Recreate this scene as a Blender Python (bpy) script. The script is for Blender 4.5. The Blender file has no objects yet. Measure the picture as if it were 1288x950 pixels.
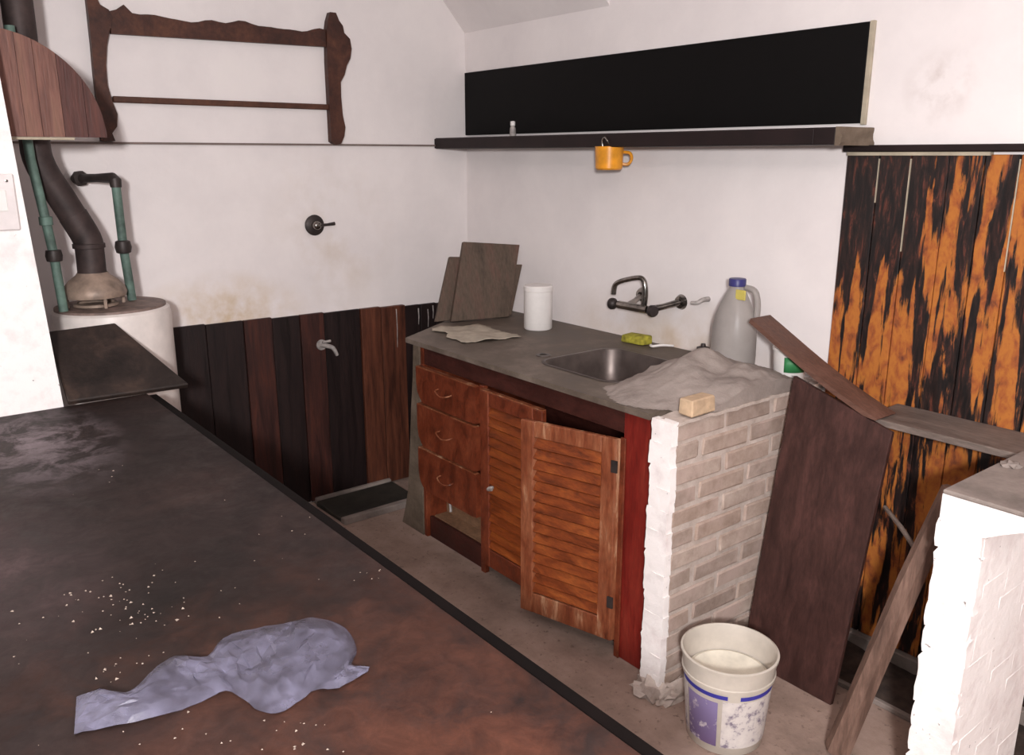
import bpy, bmesh, math, random
from mathutils import Vector, Matrix, noise
random.seed(7)
sc = bpy.context.scene
COL = sc.collection

# ------------------------------------------------------------------ camera
R_ = Vector((0.617757, 0.786359, 0.0)); P_ = math.radians(14.633); Y_ = -0.9046016
F_ = Vector((math.sin(Y_)*math.cos(P_), math.cos(Y_)*math.cos(P_), -math.sin(P_)))
R_ = Vector((math.cos(Y_), -math.sin(Y_), 0)); U_ = R_.cross(F_)
CAM = Vector((3.578, -2.524, 1.61))
cd = bpy.data.cameras.new('camera'); cam = bpy.data.objects.new('camera', cd); COL.objects.link(cam)
cd.sensor_width = 36; cd.lens = 1071.06/1288*36; cd.clip_start = 0.02
m = Matrix((R_, U_, -F_)).transposed().to_4x4(); m.translation = CAM
cam.matrix_world = m
sc.camera = cam

# ------------------------------------------------------------------ world and light
w = bpy.data.worlds.new('world'); sc.world = w; w.use_nodes = True
bg = w.node_tree.nodes['Background']; bg.inputs[0].default_value = (1.0, 0.97, 0.98, 1); bg.inputs[1].default_value = 0.20
ld = bpy.data.lights.new('flash_light', 'POINT'); ld.energy = 430; ld.shadow_soft_size = 0.10; ld.color = (1.0, 0.985, 0.99)
lo = bpy.data.objects.new('flash_light', ld); COL.objects.link(lo); lo.location = (4.22, -3.06, 1.83)
sc.view_settings.view_transform = 'Standard'
sc.view_settings.look = 'None'
sc.view_settings.exposure = 0.0
sc.view_settings.gamma = 1.0
sc.view_settings.use_curve_mapping = False

# ------------------------------------------------------------------ materials
def s2l(c):
    return tuple(((v/255)/12.92 if v/255 <= 0.04045 else ((v/255+0.055)/1.055)**2.4) for v in c) + (1,)

class NT:
    def __init__(s, name):
        s.m = bpy.data.materials.new(name); s.m.use_nodes = True
        s.t = s.m.node_tree; s.b = s.t.nodes['Principled BSDF']
    def n(s, kind, **kw):
        nd = s.t.nodes.new(kind)
        for k, v in kw.items(): setattr(nd, k, v)
        return nd
    def l(s, a, b): s.t.links.new(a, b)
    def coord(s, scale=(1, 1, 1), world=False, rand=True):
        if world: src = s.n('ShaderNodeNewGeometry').outputs['Position']
        else: src = s.n('ShaderNodeTexCoord').outputs['Object']
        if rand and not world:
            oi = s.n('ShaderNodeObjectInfo'); a = s.n('ShaderNodeVectorMath', operation='SCALE')
            cb = s.n('ShaderNodeCombineXYZ'); 
            for i in range(3): s.l(oi.outputs['Random'], cb.inputs[i])
            s.l(cb.outputs[0], a.inputs[0]); a.inputs['Scale'].default_value = 17.3
            ad = s.n('ShaderNodeVectorMath', operation='ADD'); s.l(src, ad.inputs[0]); s.l(a.outputs[0], ad.inputs[1]); src = ad.outputs[0]
        mu = s.n('ShaderNodeVectorMath', operation='MULTIPLY'); s.l(src, mu.inputs[0]); mu.inputs[1].default_value = scale
        return mu.outputs[0]
    def noise(s, vec, scale=5, detail=5, rough=0.6, dist=0.0):
        nd = s.n('ShaderNodeTexNoise'); s.l(vec, nd.inputs['Vector'])
        nd.inputs['Scale'].default_value = scale; nd.inputs['Detail'].default_value = detail
        nd.inputs['Roughness'].default_value = rough; nd.inputs['Distortion'].default_value = dist
        return nd.outputs['Fac']
    def ramp(s, fac, stops, interp='LINEAR'):
        r = s.n('ShaderNodeValToRGB'); r.color_ramp.interpolation = interp
        e = r.color_ramp.elements
        while len(e) < len(stops): e.new(0.5)
        for k, (p, c) in enumerate(stops): e[k].position = p; e[k].color = s2l(c) if max(c) > 1 or len(c) == 3 and max(c) == 0 else tuple(c)+(1,)
        s.l(fac, r.inputs[0]); return r.outputs['Color']
    def fmap(s, fac, a, b, c=0.0, d=1.0):
        r = s.n('ShaderNodeMapRange'); s.l(fac, r.inputs[0]); 
        for i, v in zip((1, 2, 3, 4), (a, b, c, d)): r.inputs[i].default_value = v
        return r.outputs[0]
    def mix(s, fac, a, b, mode='MIX'):
        r = s.n('ShaderNodeMix', data_type='RGBA', blend_type=mode)
        for v, i in ((fac, 0), (a, 6), (b, 7)):
            if isinstance(v, (int, float)): r.inputs[i].default_value = v
            elif isinstance(v, tuple): r.inputs[i].default_value = s2l(v)
            else: s.l(v, r.inputs[i])
        return r.outputs[2]
    def math(s, op, a, b=None):
        r = s.n('ShaderNodeMath', operation=op)
        for i, v in enumerate((a, b)):
            if v is None: continue
            if isinstance(v, (int, float)): r.inputs[i].default_value = v
            else: s.l(v, r.inputs[i])
        return r.outputs[0]
    def blob(s, p, rx, ry=None, rz=None):     # soft mask around a world point
        g = s.n('ShaderNodeNewGeometry').outputs['Position']
        a = s.n('ShaderNodeVectorMath', operation='SUBTRACT'); s.l(g, a.inputs[0]); a.inputs[1].default_value = p
        d = s.n('ShaderNodeVectorMath', operation='DIVIDE'); s.l(a.outputs[0], d.inputs[0]); d.inputs[1].default_value = (rx, ry or rx, rz or rx)
        l = s.n('ShaderNodeVectorMath', operation='LENGTH'); s.l(d.outputs[0], l.inputs[0])
        return s.fmap(l.outputs['Value'], 0.1, 1.0, 1.0, 0.0)
    def bump(s, h, strength=0.3, dist=0.01):
        b = s.n('ShaderNodeBump'); b.inputs['Strength'].default_value = strength; b.inputs['Distance'].default_value = dist
        s.l(h, b.inputs['Height']); s.l(b.outputs[0], s.b.inputs['Normal'])
    def out(s, col=None, rough=0.7, metal=0.0, spec=0.4):
        if col is not None:
            if isinstance(col, tuple): s.b.inputs['Base Color'].default_value = s2l(col)
            else: s.l(col, s.b.inputs['Base Color'])
        if isinstance(rough, (int, float)): s.b.inputs['Roughness'].default_value = rough
        else: s.l(rough, s.b.inputs['Roughness'])
        s.b.inputs['Metallic'].default_value = metal; s.b.inputs['Specular IOR Level'].default_value = spec
        return s.m

def plain(name, c, rough=0.6, metal=0.0, var=0.12, scale=14, bump=0.1, spec=0.4):
    t = NT(name); v = t.coord(); f = t.noise(v, scale)
    c2 = tuple(max(1, x*(1-var)) for x in c); c3 = tuple(min(255, x*(1+var*0.5)) for x in c)
    col = t.ramp(f, [(0.3, c2), (0.7, c3)])
    if bump: t.bump(f, bump, 0.004)
    return t.out(col, rough, metal, spec)

def wood(name, cols, stretch=(9, 9, 0.9), rough=0.55, world=False, scale=3.0, bump=0.35, spec=0.35):
    t = NT(name); v = t.coord(stretch, world); f = t.noise(v, scale, 7, 0.65, 0.5)
    k = len(cols)
    col = t.ramp(f, [(0.28+0.44*i/(k-1), c) for i, c in enumerate(cols)])
    v2 = t.coord(tuple(a*7 for a in stretch), world); f2 = t.noise(v2, scale, 3)
    col = t.mix(0.35, col, t.ramp(f2, [(0.3, (60, 50, 45)), (0.7, (255, 255, 255))]), 'MULTIPLY')
    t.bump(f2, bump, 0.003)
    return t.out(col, t.fmap(f, 0.3, 0.7, rough-0.1, min(1, rough+0.15)), 0, spec)

M = {}
# wall plaster
t = NT('white_plaster'); v = t.coord((1, 1, 1), True)
f = t.noise(v, 2.2, 6, 0.65); col = t.ramp(f, [(0.25, (222, 214, 213)), (0.6, (234, 226, 224)), (0.8, (236, 229, 225))])
st = t.math('MULTIPLY', t.blob((0, -1.28, 0.93), 0.1, 0.42, 0.22), t.fmap(t.noise(v, 7, 5), 0.35, 0.65))
col = t.mix(st, col, (196, 168, 126))
st = t.math('MULTIPLY', t.blob((1.35, 0, 0.90), 0.7, 0.2, 0.22), t.fmap(t.noise(v, 6, 5), 0.35, 0.7))
col = t.mix(st, col, (205, 186, 168))
st = t.math('MULTIPLY', t.blob((0, -0.75, 1.25), 0.1, 0.35, 0.5), t.fmap(t.noise(v, 4, 5), 0.45, 0.75))
col = t.mix(st, col, (210, 196, 184))
st = t.math('MULTIPLY', t.blob((2.33, 0, 1.80), 0.12, 0.2, 0.12), t.fmap(t.noise(v, 12, 4), 0.42, 0.65))
col = t.mix(st, col, (206, 194, 190))
t.bump(t.noise(v, 9, 6, 0.6), 0.25, 0.012); M['plaster'] = t.out(col, 0.85, 0, 0.25)

t = NT('white_wash'); v = t.coord((1, 1, 1), True)
f = t.noise(v, 11, 6, 0.65); col = t.ramp(f, [(0.25, (226, 214, 212)), (0.5, (245, 238, 235))])
sp = t.fmap(t.noise(v, 45, 3), 0.70, 0.74); col = t.mix(sp, col, (150, 140, 138))
t.bump(f, 0.5, 0.012); M['whitewash'] = t.out(col, 0.8, 0, 0.25)

t = NT('cement_floor'); v = t.coord((1, 1, 1), True); f = t.noise(v, 3.5, 8, 0.7); f2 = t.noise(v, 40, 4)
col = t.ramp(f, [(0.3, (124, 105, 95)), (0.5, (154, 131, 119)), (0.7, (176, 152, 140))])
col = t.mix(t.fmap(f2, 0.6, 0.72), col, (110, 92, 82))
t.bump(f2, 0.35, 0.006); M['floor'] = t.out(col, 0.85, 0, 0.25)

t = NT('cement_grey'); v = t.coord((1, 1, 1), True); f = t.noise(v, 6, 8, 0.7); f2 = t.noise(v, 60, 3)
col = t.ramp(f, [(0.3, (112, 102, 96)), (0.55, (142, 130, 123)), (0.75, (160, 147, 138))])
t.bump(f2, 0.3, 0.004); M['cement'] = t.out(col, 0.9, 0, 0.2)

t = NT('cement_powder'); v = t.coord((1, 1, 1), True); f = t.noise(v, 9, 8, 0.7); f2 = t.noise(v, 90, 4)
col = t.ramp(f, [(0.3, (134, 123, 117)), (0.6, (156, 144, 137))])
t.bump(f2, 0.5, 0.004); M['powder'] = t.out(col, 0.95, 0, 0.1)

t = NT('pier_cement'); v = t.coord((1, 1, 1), True); f = t.noise(v, 8, 8, 0.7)
col = t.ramp(f, [(0.3, (84, 72, 60)), (0.7, (126, 110, 96))]); t.bump(f, 0.5, 0.01); M['pier'] = t.out(col, 0.9, 0, 0.2)

t = NT('stone_worktop'); v = t.coord((1, 1, 1), True); f = t.noise(v, 5, 8, 0.7); f2 = t.noise(v, 30, 4)
col = t.ramp(f, [(0.3, (70, 60, 52)), (0.5, (97, 85, 75)), (0.72, (132, 119, 109))])
col = t.mix(t.fmap(f2, 0.6, 0.7), col, (98, 86, 78))
t.bump(f2, 0.2, 0.003); M['worktop'] = t.out(col, t.fmap(f, 0.3, 0.7, 0.45, 0.75), 0, 0.4)

# brick and mortar on the stripped pillar
t = NT('weathered_brick'); v = t.coord((1, 1, 1)); f = t.noise(v, 16, 6, 0.7); oi = t.n('ShaderNodeObjectInfo').outputs['Random']
col = t.ramp(f, [(0.25, (156, 138, 127)), (0.5, (184, 167, 156)), (0.75, (204, 189, 179))])
col = t.mix(0.55, col, t.ramp(oi, [(0.0, (178, 164, 157)), (0.5, (236, 230, 226)), (1.0, (214, 195, 182))]), 'MULTIPLY')
col = t.mix(t.fmap(t.noise(v, 7, 4), 0.5, 0.7), col, (186, 164, 154))
t.bump(f, 0.6, 0.006); M['brick'] = t.out(col, 0.9, 0, 0.2)
t = NT('smeared_mortar'); v = t.coord((1, 1, 1), True); f = t.noise(v, 18, 6, 0.7)
col = t.ramp(f, [(0.3, (172, 156, 146)), (0.7, (206, 192, 183))]); t.bump(f, 0.7, 0.008); M['mortar'] = t.out(col, 0.9, 0, 0.2)

# table top
t = NT('worn_table_wood'); v = t.coord((1, 1, 1), True)
f = t.noise(v, 2.6, 8, 0.65, 0.6); f2 = t.noise(v, 9, 6, 0.7, 0.4); f3 = t.noise(v, 60, 3)
col = t.ramp(f, [(0.28, (30, 22, 20)), (0.5, (44, 33, 31)), (0.72, (62, 46, 42))])
mk = t.math('MULTIPLY', t.blob((2.85, -2.0, 0.86), 0.75, 0.5, 5), t.fmap(f2, 0.3, 0.62))
col = t.mix(mk, col, (92, 54, 40))
mk = t.math('MULTIPLY', t.blob((2.45, -2.15, 0.86), 0.55, 0.5, 5), t.fmap(f2, 0.48, 0.7))
col = t.mix(mk, col, (72, 46, 37))
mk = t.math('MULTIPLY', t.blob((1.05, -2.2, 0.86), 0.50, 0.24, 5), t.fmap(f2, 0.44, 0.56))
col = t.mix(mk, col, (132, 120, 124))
mk = t.math('MULTIPLY', t.blob((1.85, -2.38, 0.86), 0.42, 0.22, 5), t.fmap(f2, 0.32, 0.66))
col = t.mix(mk, col, (88, 72, 72))
mk = t.math('MULTIPLY', t.blob((2.2, -2.15, 0.86), 0.30, 0.20, 5), t.fmap(f, 0.35, 0.55))
col = t.mix(mk, col, (22, 17, 15))
f4 = t.noise(v, 24, 7, 0.75, 0.6); col = t.mix(0.7, col, t.ramp(f4, [(0.3, (150, 140, 136)), (0.65, (255, 255, 255))]), 'MULTIPLY')
t.bump(t.mix(0.5, f2, f3), 0.18, 0.004)
M['table'] = t.out(col, t.fmap(f2, 0.3, 0.7, 0.5, 0.8), 0, 0.22)

# scraped orange boards
t = NT('scraped_orange_boards'); v = t.coord((1, 1, 1), True)
va = t.coord((24, 1, 2.6), True); f = t.noise(va, 1.0, 3, 0.55, 0.3)
vb = t.coord((70, 1, 11), True); f2 = t.noise(vb, 1.0, 5, 0.7, 0.5)
vc = t.coord((30, 1, 16), True); f3 = t.noise(vc, 1.0, 4, 0.6, 0.3)
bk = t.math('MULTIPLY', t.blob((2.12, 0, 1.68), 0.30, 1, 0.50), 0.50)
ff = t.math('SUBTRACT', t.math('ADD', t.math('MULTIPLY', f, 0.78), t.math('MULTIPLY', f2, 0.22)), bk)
pal = t.ramp(f3, [(0.3, (104, 54, 36)), (0.44, (158, 86, 40)), (0.56, (178, 108, 44)), (0.66, (170, 98, 44)), (0.78, (132, 76, 52))])
msk = t.fmap(ff, 0.475, 0.515)
und = t.ramp(f2, [(0.42, (24, 19, 19)), (0.55, (44, 30, 27)), (0.66, (98, 52, 40)), (0.8, (84, 70, 70))])
col = t.mix(msk, und, pal)
t.bump(ff, 0.35, 0.004); M['orange_board'] = t.out(col, t.fmap(ff, 0.4, 0.55, 0.35, 0.7), 0, 0.4)

M['wood_dark'] = wood('dark_stained_wood', [(20, 11, 11), (32, 18, 17), (44, 25, 22)])
M['wood_red'] = wood('reddish_stained_wood', [(34, 20, 18), (60, 31, 26), (84, 42, 30)])
M['wood_worn'] = wood('worn_orange_wood', [(48, 26, 20), (90, 48, 32), (116, 64, 42)])
M['rack'] = wood('rack_wood', [(48, 28, 23), (78, 46, 36), (102, 64, 48)], (3, 3, 3), 0.5)
M['bar'] = wood('rack_bar_wood', [(62, 36, 26), (104, 66, 50)], (2, 2, 2), 0.5)
M['cab'] = wood('cabinet_wood', [(80, 36, 23), (118, 54, 32), (142, 72, 44)], (5, 5, 3), 0.45)
M['cab_h'] = wood('cabinet_slat_wood', [(70, 28, 10), (128, 58, 20), (160, 84, 32)], (1.5, 8, 8), 0.45)
M['cab_worn'] = wood('cabinet_scuffed_wood', [(84, 40, 25), (128, 66, 40), (150, 90, 60), (206, 164, 130)], (7, 7, 1.6), 0.5)
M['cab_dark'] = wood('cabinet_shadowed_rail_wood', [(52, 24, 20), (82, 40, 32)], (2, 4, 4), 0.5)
M['red_post'] = wood('red_painted_wood', [(96, 24, 20), (126, 34, 26), (140, 48, 34)], (6, 6, 1), 0.45)
M['pale_ply'] = wood('pale_bare_ply', [(120, 86, 62), (158, 120, 92)], (3, 3, 6), 0.7)
M['tall'] = wood('brown_panel_board', [(46, 26, 23), (66, 40, 35), (90, 56, 50)], (5, 5, 1.4), 0.55)
M['plank_brown'] = wood('brown_plank_wood', [(88, 60, 50), (124, 88, 74)], (1.2, 6, 6), 0.6)
M['plank_grey'] = wood('grey_plank_wood', [(92, 80, 74), (122, 108, 100), (140, 124, 115)], (1.2, 6, 6), 0.65)
M['stack'] = wood('grey_brown_board_wood', [(72, 58, 48), (96, 80, 68), (110, 82, 72)], (6, 6, 1.0), 0.65)
M['heater_board'] = wood('near_black_board', [(30, 24, 22), (48, 38, 34), (74, 57, 49)], (3, 3, 3), 0.55)
M['hood'] = wood('hood_board_wood', [(88, 52, 44), (126, 84, 72), (140, 104, 86)], (7, 7, 0.6), 0.5)
M['hood_dark'] = wood('hood_dark_board_wood', [(70, 38, 34), (100, 60, 52)], (7, 7, 0.6), 0.5)
M['beam'] = wood('old_beam_wood', [(70, 52, 45), (112, 86, 74), (146, 116, 102)], (8, 8, 1.0), 0.7)
M['black'] = plain('black_gloss_board', (11, 9, 9), 0.6, 0, 0.2, 6, 0.05, 0.15)
M['shelf'] = plain('dark_brown_shelf_paint', (36, 25, 25), 0.5, 0, 0.25, 8, 0.1, 0.25)
M['edge'] = plain('dark_edge_strip_wood', (16, 10, 9), 0.8, 0, 0.3, 10, 0.15, 0.1)
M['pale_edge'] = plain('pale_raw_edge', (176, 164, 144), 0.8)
M['ledge'] = plain('thin_dark_ledge', (120, 104, 98), 0.7)
M['heater'] = plain('white_enamel', (226, 216, 210), 0.4, 0, 0.06)
M['heater_top'] = plain('rusty_top_plate', (128, 108, 100), 0.6, 0, 0.3, 20)
M['flue'] = plain('sooty_metal', (64, 52, 50), 0.6, 0.3, 0.35, 12)
M['dome'] = plain('beige_metal', (150, 130, 116), 0.5, 0.2, 0.25, 18)
M['green_pipe'] = plain('green_painted_pipe', (92, 114, 104), 0.6, 0, 0.3, 16)
M['dark_fitting'] = plain('dark_pipe_fitting', (62, 54, 52), 0.5, 0.4, 0.3)
M['chrome'] = plain('tarnished_chrome', (150, 144, 138), 0.22, 1.0, 0.35, 26)
M['steel'] = plain('dull_steel', (112, 102, 98), 0.42, 0.85, 0.2, 9, 0.05)
M['white_plastic'] = plain('white_plastic', (232, 226, 222), 0.45, 0, 0.04)
M['outlet'] = plain('outlet_plastic', (226, 216, 214), 0.5, 0, 0.05)
M['bucket'] = plain('white_bucket_plastic', (196, 186, 174), 0.5, 0, 0.06)
M['dried_paint'] = plain('dried_white_paint', (214, 206, 190), 0.6, 0, 0.1)
M['blue'] = plain('blue_print', (58, 56, 150), 0.5, 0, 0.1)
M['cap_blue'] = plain('dark_blue_plastic', (54, 52, 108), 0.4, 0, 0.1)
M['yellow'] = plain('yellow_plastic', (206, 190, 98), 0.5)
M['sponge'] = plain('yellow_green_sponge', (164, 156, 56), 0.95, 0, 0.3, 40, 0.6)
M['green'] = plain('green_print', (62, 140, 84), 0.5)
M['mug'] = plain('orange_enamel', (226, 150, 38), 0.35, 0, 0.15, 20)
M['paper'] = plain('creased_paper', (176, 164, 148), 0.85, 0, 0.12, 18, 0.4)
M['beige_block'] = plain('beige_block', (196, 168, 138), 0.9, 0, 0.15, 20, 0.4)
M['debris'] = plain('pale_debris', (156, 140, 128), 0.9)
M['dirt'] = plain('dark_dirt', (66, 54, 48), 0.95, 0, 0.4, 18, 0.6)
M['slate'] = plain('dark_slab', (52, 48, 42), 0.7, 0, 0.3, 12)
M['limescale'] = plain('limescale_tap', (168, 160, 156), 0.6, 0.2, 0.3, 30)

t = NT('milky_plastic'); v = t.coord(); f = t.noise(v, 8)
t.b.inputs['Transmission Weight'].default_value = 0.35; t.b.inputs['IOR'].default_value = 1.3
M['jug'] = t.out(t.ramp(f, [(0.3, (164, 156, 152)), (0.7, (188, 180, 175))]), 0.35, 0, 0.4)
t = NT('bluish_plastic_film'); v = t.coord(); f = t.noise(v, 30, 4)
t.l(t.fmap(t.noise(v, 7, 4), 0.35, 0.65, 0.40, 0.75), t.b.inputs['Alpha'])
t.bump(f, 0.2, 0.004); M['film'] = t.out(t.ramp(f, [(0.3, (76, 72, 84)), (0.7, (118, 115, 136))]), 0.4, 0, 0.5)
t = NT('purple_label_print'); v = t.coord(); f = t.noise(v, 22, 5, 0.7)
g = t.n('ShaderNodeTexCoord').outputs['Object']; sx = t.n('ShaderNodeSeparateXYZ'); t.l(g, sx.inputs[0])
zz = t.fmap(sx.outputs[2], 0.03, 0.15)
col = t.ramp(zz, [(0.0, (104, 84, 120)), (1.0, (138, 124, 166))])
col = t.mix(t.fmap(f, 0.56, 0.66), col, (214, 204, 206)); M['label'] = t.out(col, 0.5)
t = NT('scuffed_label_print'); v = t.coord(); f = t.noise(v, 26, 5, 0.7)
col = t.ramp(f, [(0.36, (124, 112, 128)), (0.46, (205, 196, 192)), (0.8, (224, 216, 208))]); M['label_white'] = t.out(col, 0.5)

# ------------------------------------------------------------------ helpers
ORG = {}
def thing(name, label, cat, loc=(0, 0, 0), group=None, kind=None):
    o = bpy.data.objects.new(name, None); COL.objects.link(o); o.location = loc
    o.empty_display_size = 0.05
    ORG[o] = Vector(loc); tag(o, label, cat, group, kind); return o
def tag(o, label=None, cat=None, group=None, kind=None):
    if label: o['label'] = label
    if cat: o['category'] = cat
    if group: o['group'] = group
    if kind: o['kind'] = kind
    return o
def root_org(p): return ORG.get(p, Vector((0, 0, 0))) if p else None
def link(name, me, mat, parent=None, smooth=False, origin=None):
    """me holds world coordinates; they are moved into the parent's frame"""
    if mat: me.materials.append(M[mat])
    o = bpy.data.objects.new(name, me); COL.objects.link(o)
    if parent:
        og = ORG.get(parent, Vector((0, 0, 0))); o.parent = parent; ORG[o] = og
        me.transform(Matrix.Translation(-og))
    else:
        if origin is None:
            xs = [v.co for v in me.vertices]
            origin = Vector(((min(c.x for c in xs)+max(c.x for c in xs))/2, (min(c.y for c in xs)+max(c.y for c in xs))/2, min(c.z for c in xs)))
        origin = Vector(origin); me.transform(Matrix.Translation(-origin)); o.location = origin; ORG[o] = origin
    if smooth:
        for p in me.polygons: p.use_smooth = True
        me.set_sharp_from_angle(angle=math.radians(42))
    return o
def from_bm(name, bm, mat, parent=None, smooth=False, origin=None):
    bmesh.ops.recalc_face_normals(bm, faces=bm.faces[:])
    me = bpy.data.meshes.new(name); bm.to_mesh(me); bm.free()
    return link(name, me, mat, parent, smooth, origin)
def bm_box(bm, x0, x1, y0, y1, z0, z1):
    vs = [bm.verts.new((x, y, z)) for x in (x0, x1) for y in (y0, y1) for z in (z0, z1)]
    fs = [bm.faces.new([vs[i] for i in q]) for q in ((0, 1, 3, 2), (4, 6, 7, 5), (0, 4, 5, 1), (2, 3, 7, 6), (0, 2, 6, 4), (1, 5, 7, 3))]
    return vs, fs
def box(name, x0, x1, y0, y1, z0, z1, mat, parent=None, bev=0.0, seg=1, jit=0.0):
    bm = bmesh.new(); bm_box(bm, x0, x1, y0, y1, z0, z1)
    if jit:
        for v in bm.verts: v.co += Vector([random.uniform(-jit, jit) for _ in range(3)])
    if bev: bmesh.ops.bevel(bm, geom=bm.edges[:], offset=bev, segments=seg, affect='EDGES', profile=0.5)
    return from_bm(name, bm, mat, parent, smooth=seg > 1)
def board(name, c, thick, mat, parent=None, back=None, bev=0.002):
    """c: four corners of the visible face; back: direction the thickness goes"""
    c = [Vector(p) for p in c]; n = (c[1]-c[0]).cross(c[3]-c[0]).normalized()
    if back is not None and n.dot(Vector(back)) < 0: n = -n
    bm = bmesh.new(); a = [bm.verts.new(p) for p in c]; b = [bm.verts.new(p+n*thick) for p in c]
    bm.faces.new(a); bm.faces.new(b[::-1])
    for i in range(4): bm.faces.new((a[i], b[i], b[(i+1) % 4], a[(i+1) % 4]))
    if bev: bmesh.ops.bevel(bm, geom=bm.edges[:], offset=bev, segments=1, affect='EDGES')
    return from_bm(name, bm, mat, parent)
def prism(name, pts, f, thick, mat, parent=None, bev=0.0, smooth=False):
    """pts: 2-D outline, f(u, v, w) -> world, w runs 0..thick"""
    bm = bmesh.new(); a = [bm.verts.new(f(p[0], p[1], 0)) for p in pts]; b = [bm.verts.new(f(p[0], p[1], thick)) for p in pts]
    bm.faces.new(a); bm.faces.new(b[::-1]); k = len(pts)
    for i in range(k): bm.faces.new((a[i], b[i], b[(i+1) % k], a[(i+1) % k]))
    if bev: bmesh.ops.bevel(bm, geom=[e for e in bm.edges if len(e.link_faces) == 2 and e.calc_face_angle(0) > 1.0], offset=bev, segments=1, affect='EDGES')
    bmesh.ops.triangulate(bm, faces=[x for x in bm.faces if len(x.verts) > 4])
    return from_bm(name, bm, mat, parent, smooth)
def lathe(name, prof, loc, mat, parent=None, seg=28, axis=None, sx=1.0, sy=1.0):
    """prof: (radius, height) list, closed by caps when the radius is 0"""
    bm = bmesh.new(); rings = []
    for (r, z) in prof:
        if r < 1e-6: rings.append([bm.verts.new((0, 0, z))])
        else: rings.append([bm.verts.new((r*math.cos(2*math.pi*i/seg)*sx, r*math.sin(2*math.pi*i/seg)*sy, z)) for i in range(seg)])
    for a, b in zip(rings, rings[1:]):
        for i in range(seg):
            j = (i+1) % seg
            if len(a) == 1 and len(b) == 1: continue
            if len(a) == 1: bm.faces.new((a[0], b[i], b[j]))
            elif len(b) == 1: bm.faces.new((a[i], b[0], a[j]))
            else: bm.faces.new((a[i], b[i], b[j], a[j]))
    if axis is not None:
        bmesh.ops.transform(bm, matrix=Vector((0, 0, 1)).rotation_difference(Vector(axis)).to_matrix().to_4x4(), verts=bm.verts[:])
    bmesh.ops.translate(bm, vec=Vector(loc), verts=bm.verts[:])
    return from_bm(name, bm, mat, parent, True)
def tube(name, pts, rad, mat, parent=None, seg=12, sub=0):
    P = [Vector(p) for p in pts]
    rad = rad if isinstance(rad, (list, tuple)) else [rad]*len(P)
    if sub:                                    # smooth the path
        Q, RR = [], []
        for i in range(len(P)-1):
            p0, p1, p2, p3 = P[max(i-1, 0)], P[i], P[i+1], P[min(i+2, len(P)-1)]
            for k in range(sub):
                t_ = k/sub; Q.append(0.5*((2*p1)+(p2-p0)*t_+(2*p0-5*p1+4*p2-p3)*t_**2+(3*p1-p0-3*p2+p3)*t_**3)); RR.append(rad[i]*(1-t_)+rad[i+1]*t_)
        Q.append(P[-1]); RR.append(rad[-1]); P, rad = Q, RR
    bm = bmesh.new(); rings = []; up = None
    for i, p in enumerate(P):
        d = (P[min(i+1, len(P)-1)]-P[max(i-1, 0)]).normalized()
        if up is None: up = d.orthogonal().normalized()
        up = (up-d*up.dot(d)).normalized(); s = d.cross(up)
        rings.append([bm.verts.new(p+(up*math.cos(2*math.pi*k/seg)+s*math.sin(2*math.pi*k/seg))*rad[i]) for k in range(seg)])
    for a, b in zip(rings, rings[1:]):
        for k in range(seg): bm.faces.new((a[k], b[k], b[(k+1) % seg], a[(k+1) % seg]))
    bm.faces.new(rings[0][::-1]); bm.faces.new(rings[-1])
    return from_bm(name, bm, mat, parent, True)
def struct(o, label=None): return tag(o, label, None, None, 'structure')
def fbm(x, y, z=0.0): return noise.fractal(Vector((x, y, z)), 1.0, 2.0, 4)

# ------------------------------------------------------------------ setting
struct(box('wall_left', -0.12, 0.0, -3.6, 0.12, -0.05, 2.7, 'plaster'), 'white plaster wall with the old wooden rack')
struct(box('wall_right', 0.0, 4.6, 0.0, 0.12, -0.05, 2.7, 'plaster'), 'white plaster wall behind the sink')
struct(box('floor', -0.12, 4.6, -3.6, 0.12, -0.12, 0.0, 'floor'), 'grey brown cement floor')
struct(box('ceiling', -0.12, 4.6, -3.6, 0.12, 2.7, 2.8, 'plaster'), 'white plaster ceiling')
struct(prism('ceiling_soffit', [(-0.001, 2.178), (-0.48, 2.70), (-0.001, 2.70)], lambda u, v_, w_: (0.001+w_, u, v_), 0.985, 'plaster'), 'sloping white soffit in the top corner')
# partition post at the left, slightly out of plumb
bm = bmesh.new(); a = []
for (z, y) in ((-0.0, -2.02), (0.86, -2.053), (1.6, -2.088), (2.7, -2.135)):
    a.append([bm.verts.new(p) for p in ((0.733, y, z), (0.733, -3.6, z), (0.61, -3.6, z), (0.61, y, z))])
for p, q in zip(a, a[1:]):
    for i in range(4): bm.faces.new((p[i], p[(i+1) % 4], q[(i+1) % 4], q[i]))
bm.faces.new(a[0]); bm.faces.new(a[-1][::-1])
struct(from_bm('wall_partition', bm, 'whitewash'), 'bright white partition end at the left edge')
# thin ledge line along the left wall
struct(box('trim_1', 0.0, 0.012, -2.4, -0.19, 1.651, 1.659, 'ledge'), 'thin dark ledge line along the left wall')
struct(box('baseboard_right', 2.08, 4.2, -0.035, -0.002, 0.0, 0.05, 'cement', bev=0.004), 'pale cement baseboard below the scraped boards')

# outlet on the partition
o = thing('wall_outlet', 'pale wall outlet plate on the bright white partition', 'outlet', (0.735, -2.14, 1.48))
box('plate', 0.734, 0.742, -2.20, -2.10, 1.40, 1.56, 'outlet', o, 0.004)
box('socket', 0.742, 0.745, -2.17, -2.125, 1.455, 1.515, 'white_plastic', o, 0.002)
lathe('screw', [(0.004, 0), (0.004, 0.003), (0, 0.004)], (0.742, -2.12, 1.54), 'chrome', o, 10, (1, 0, 0))

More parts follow.
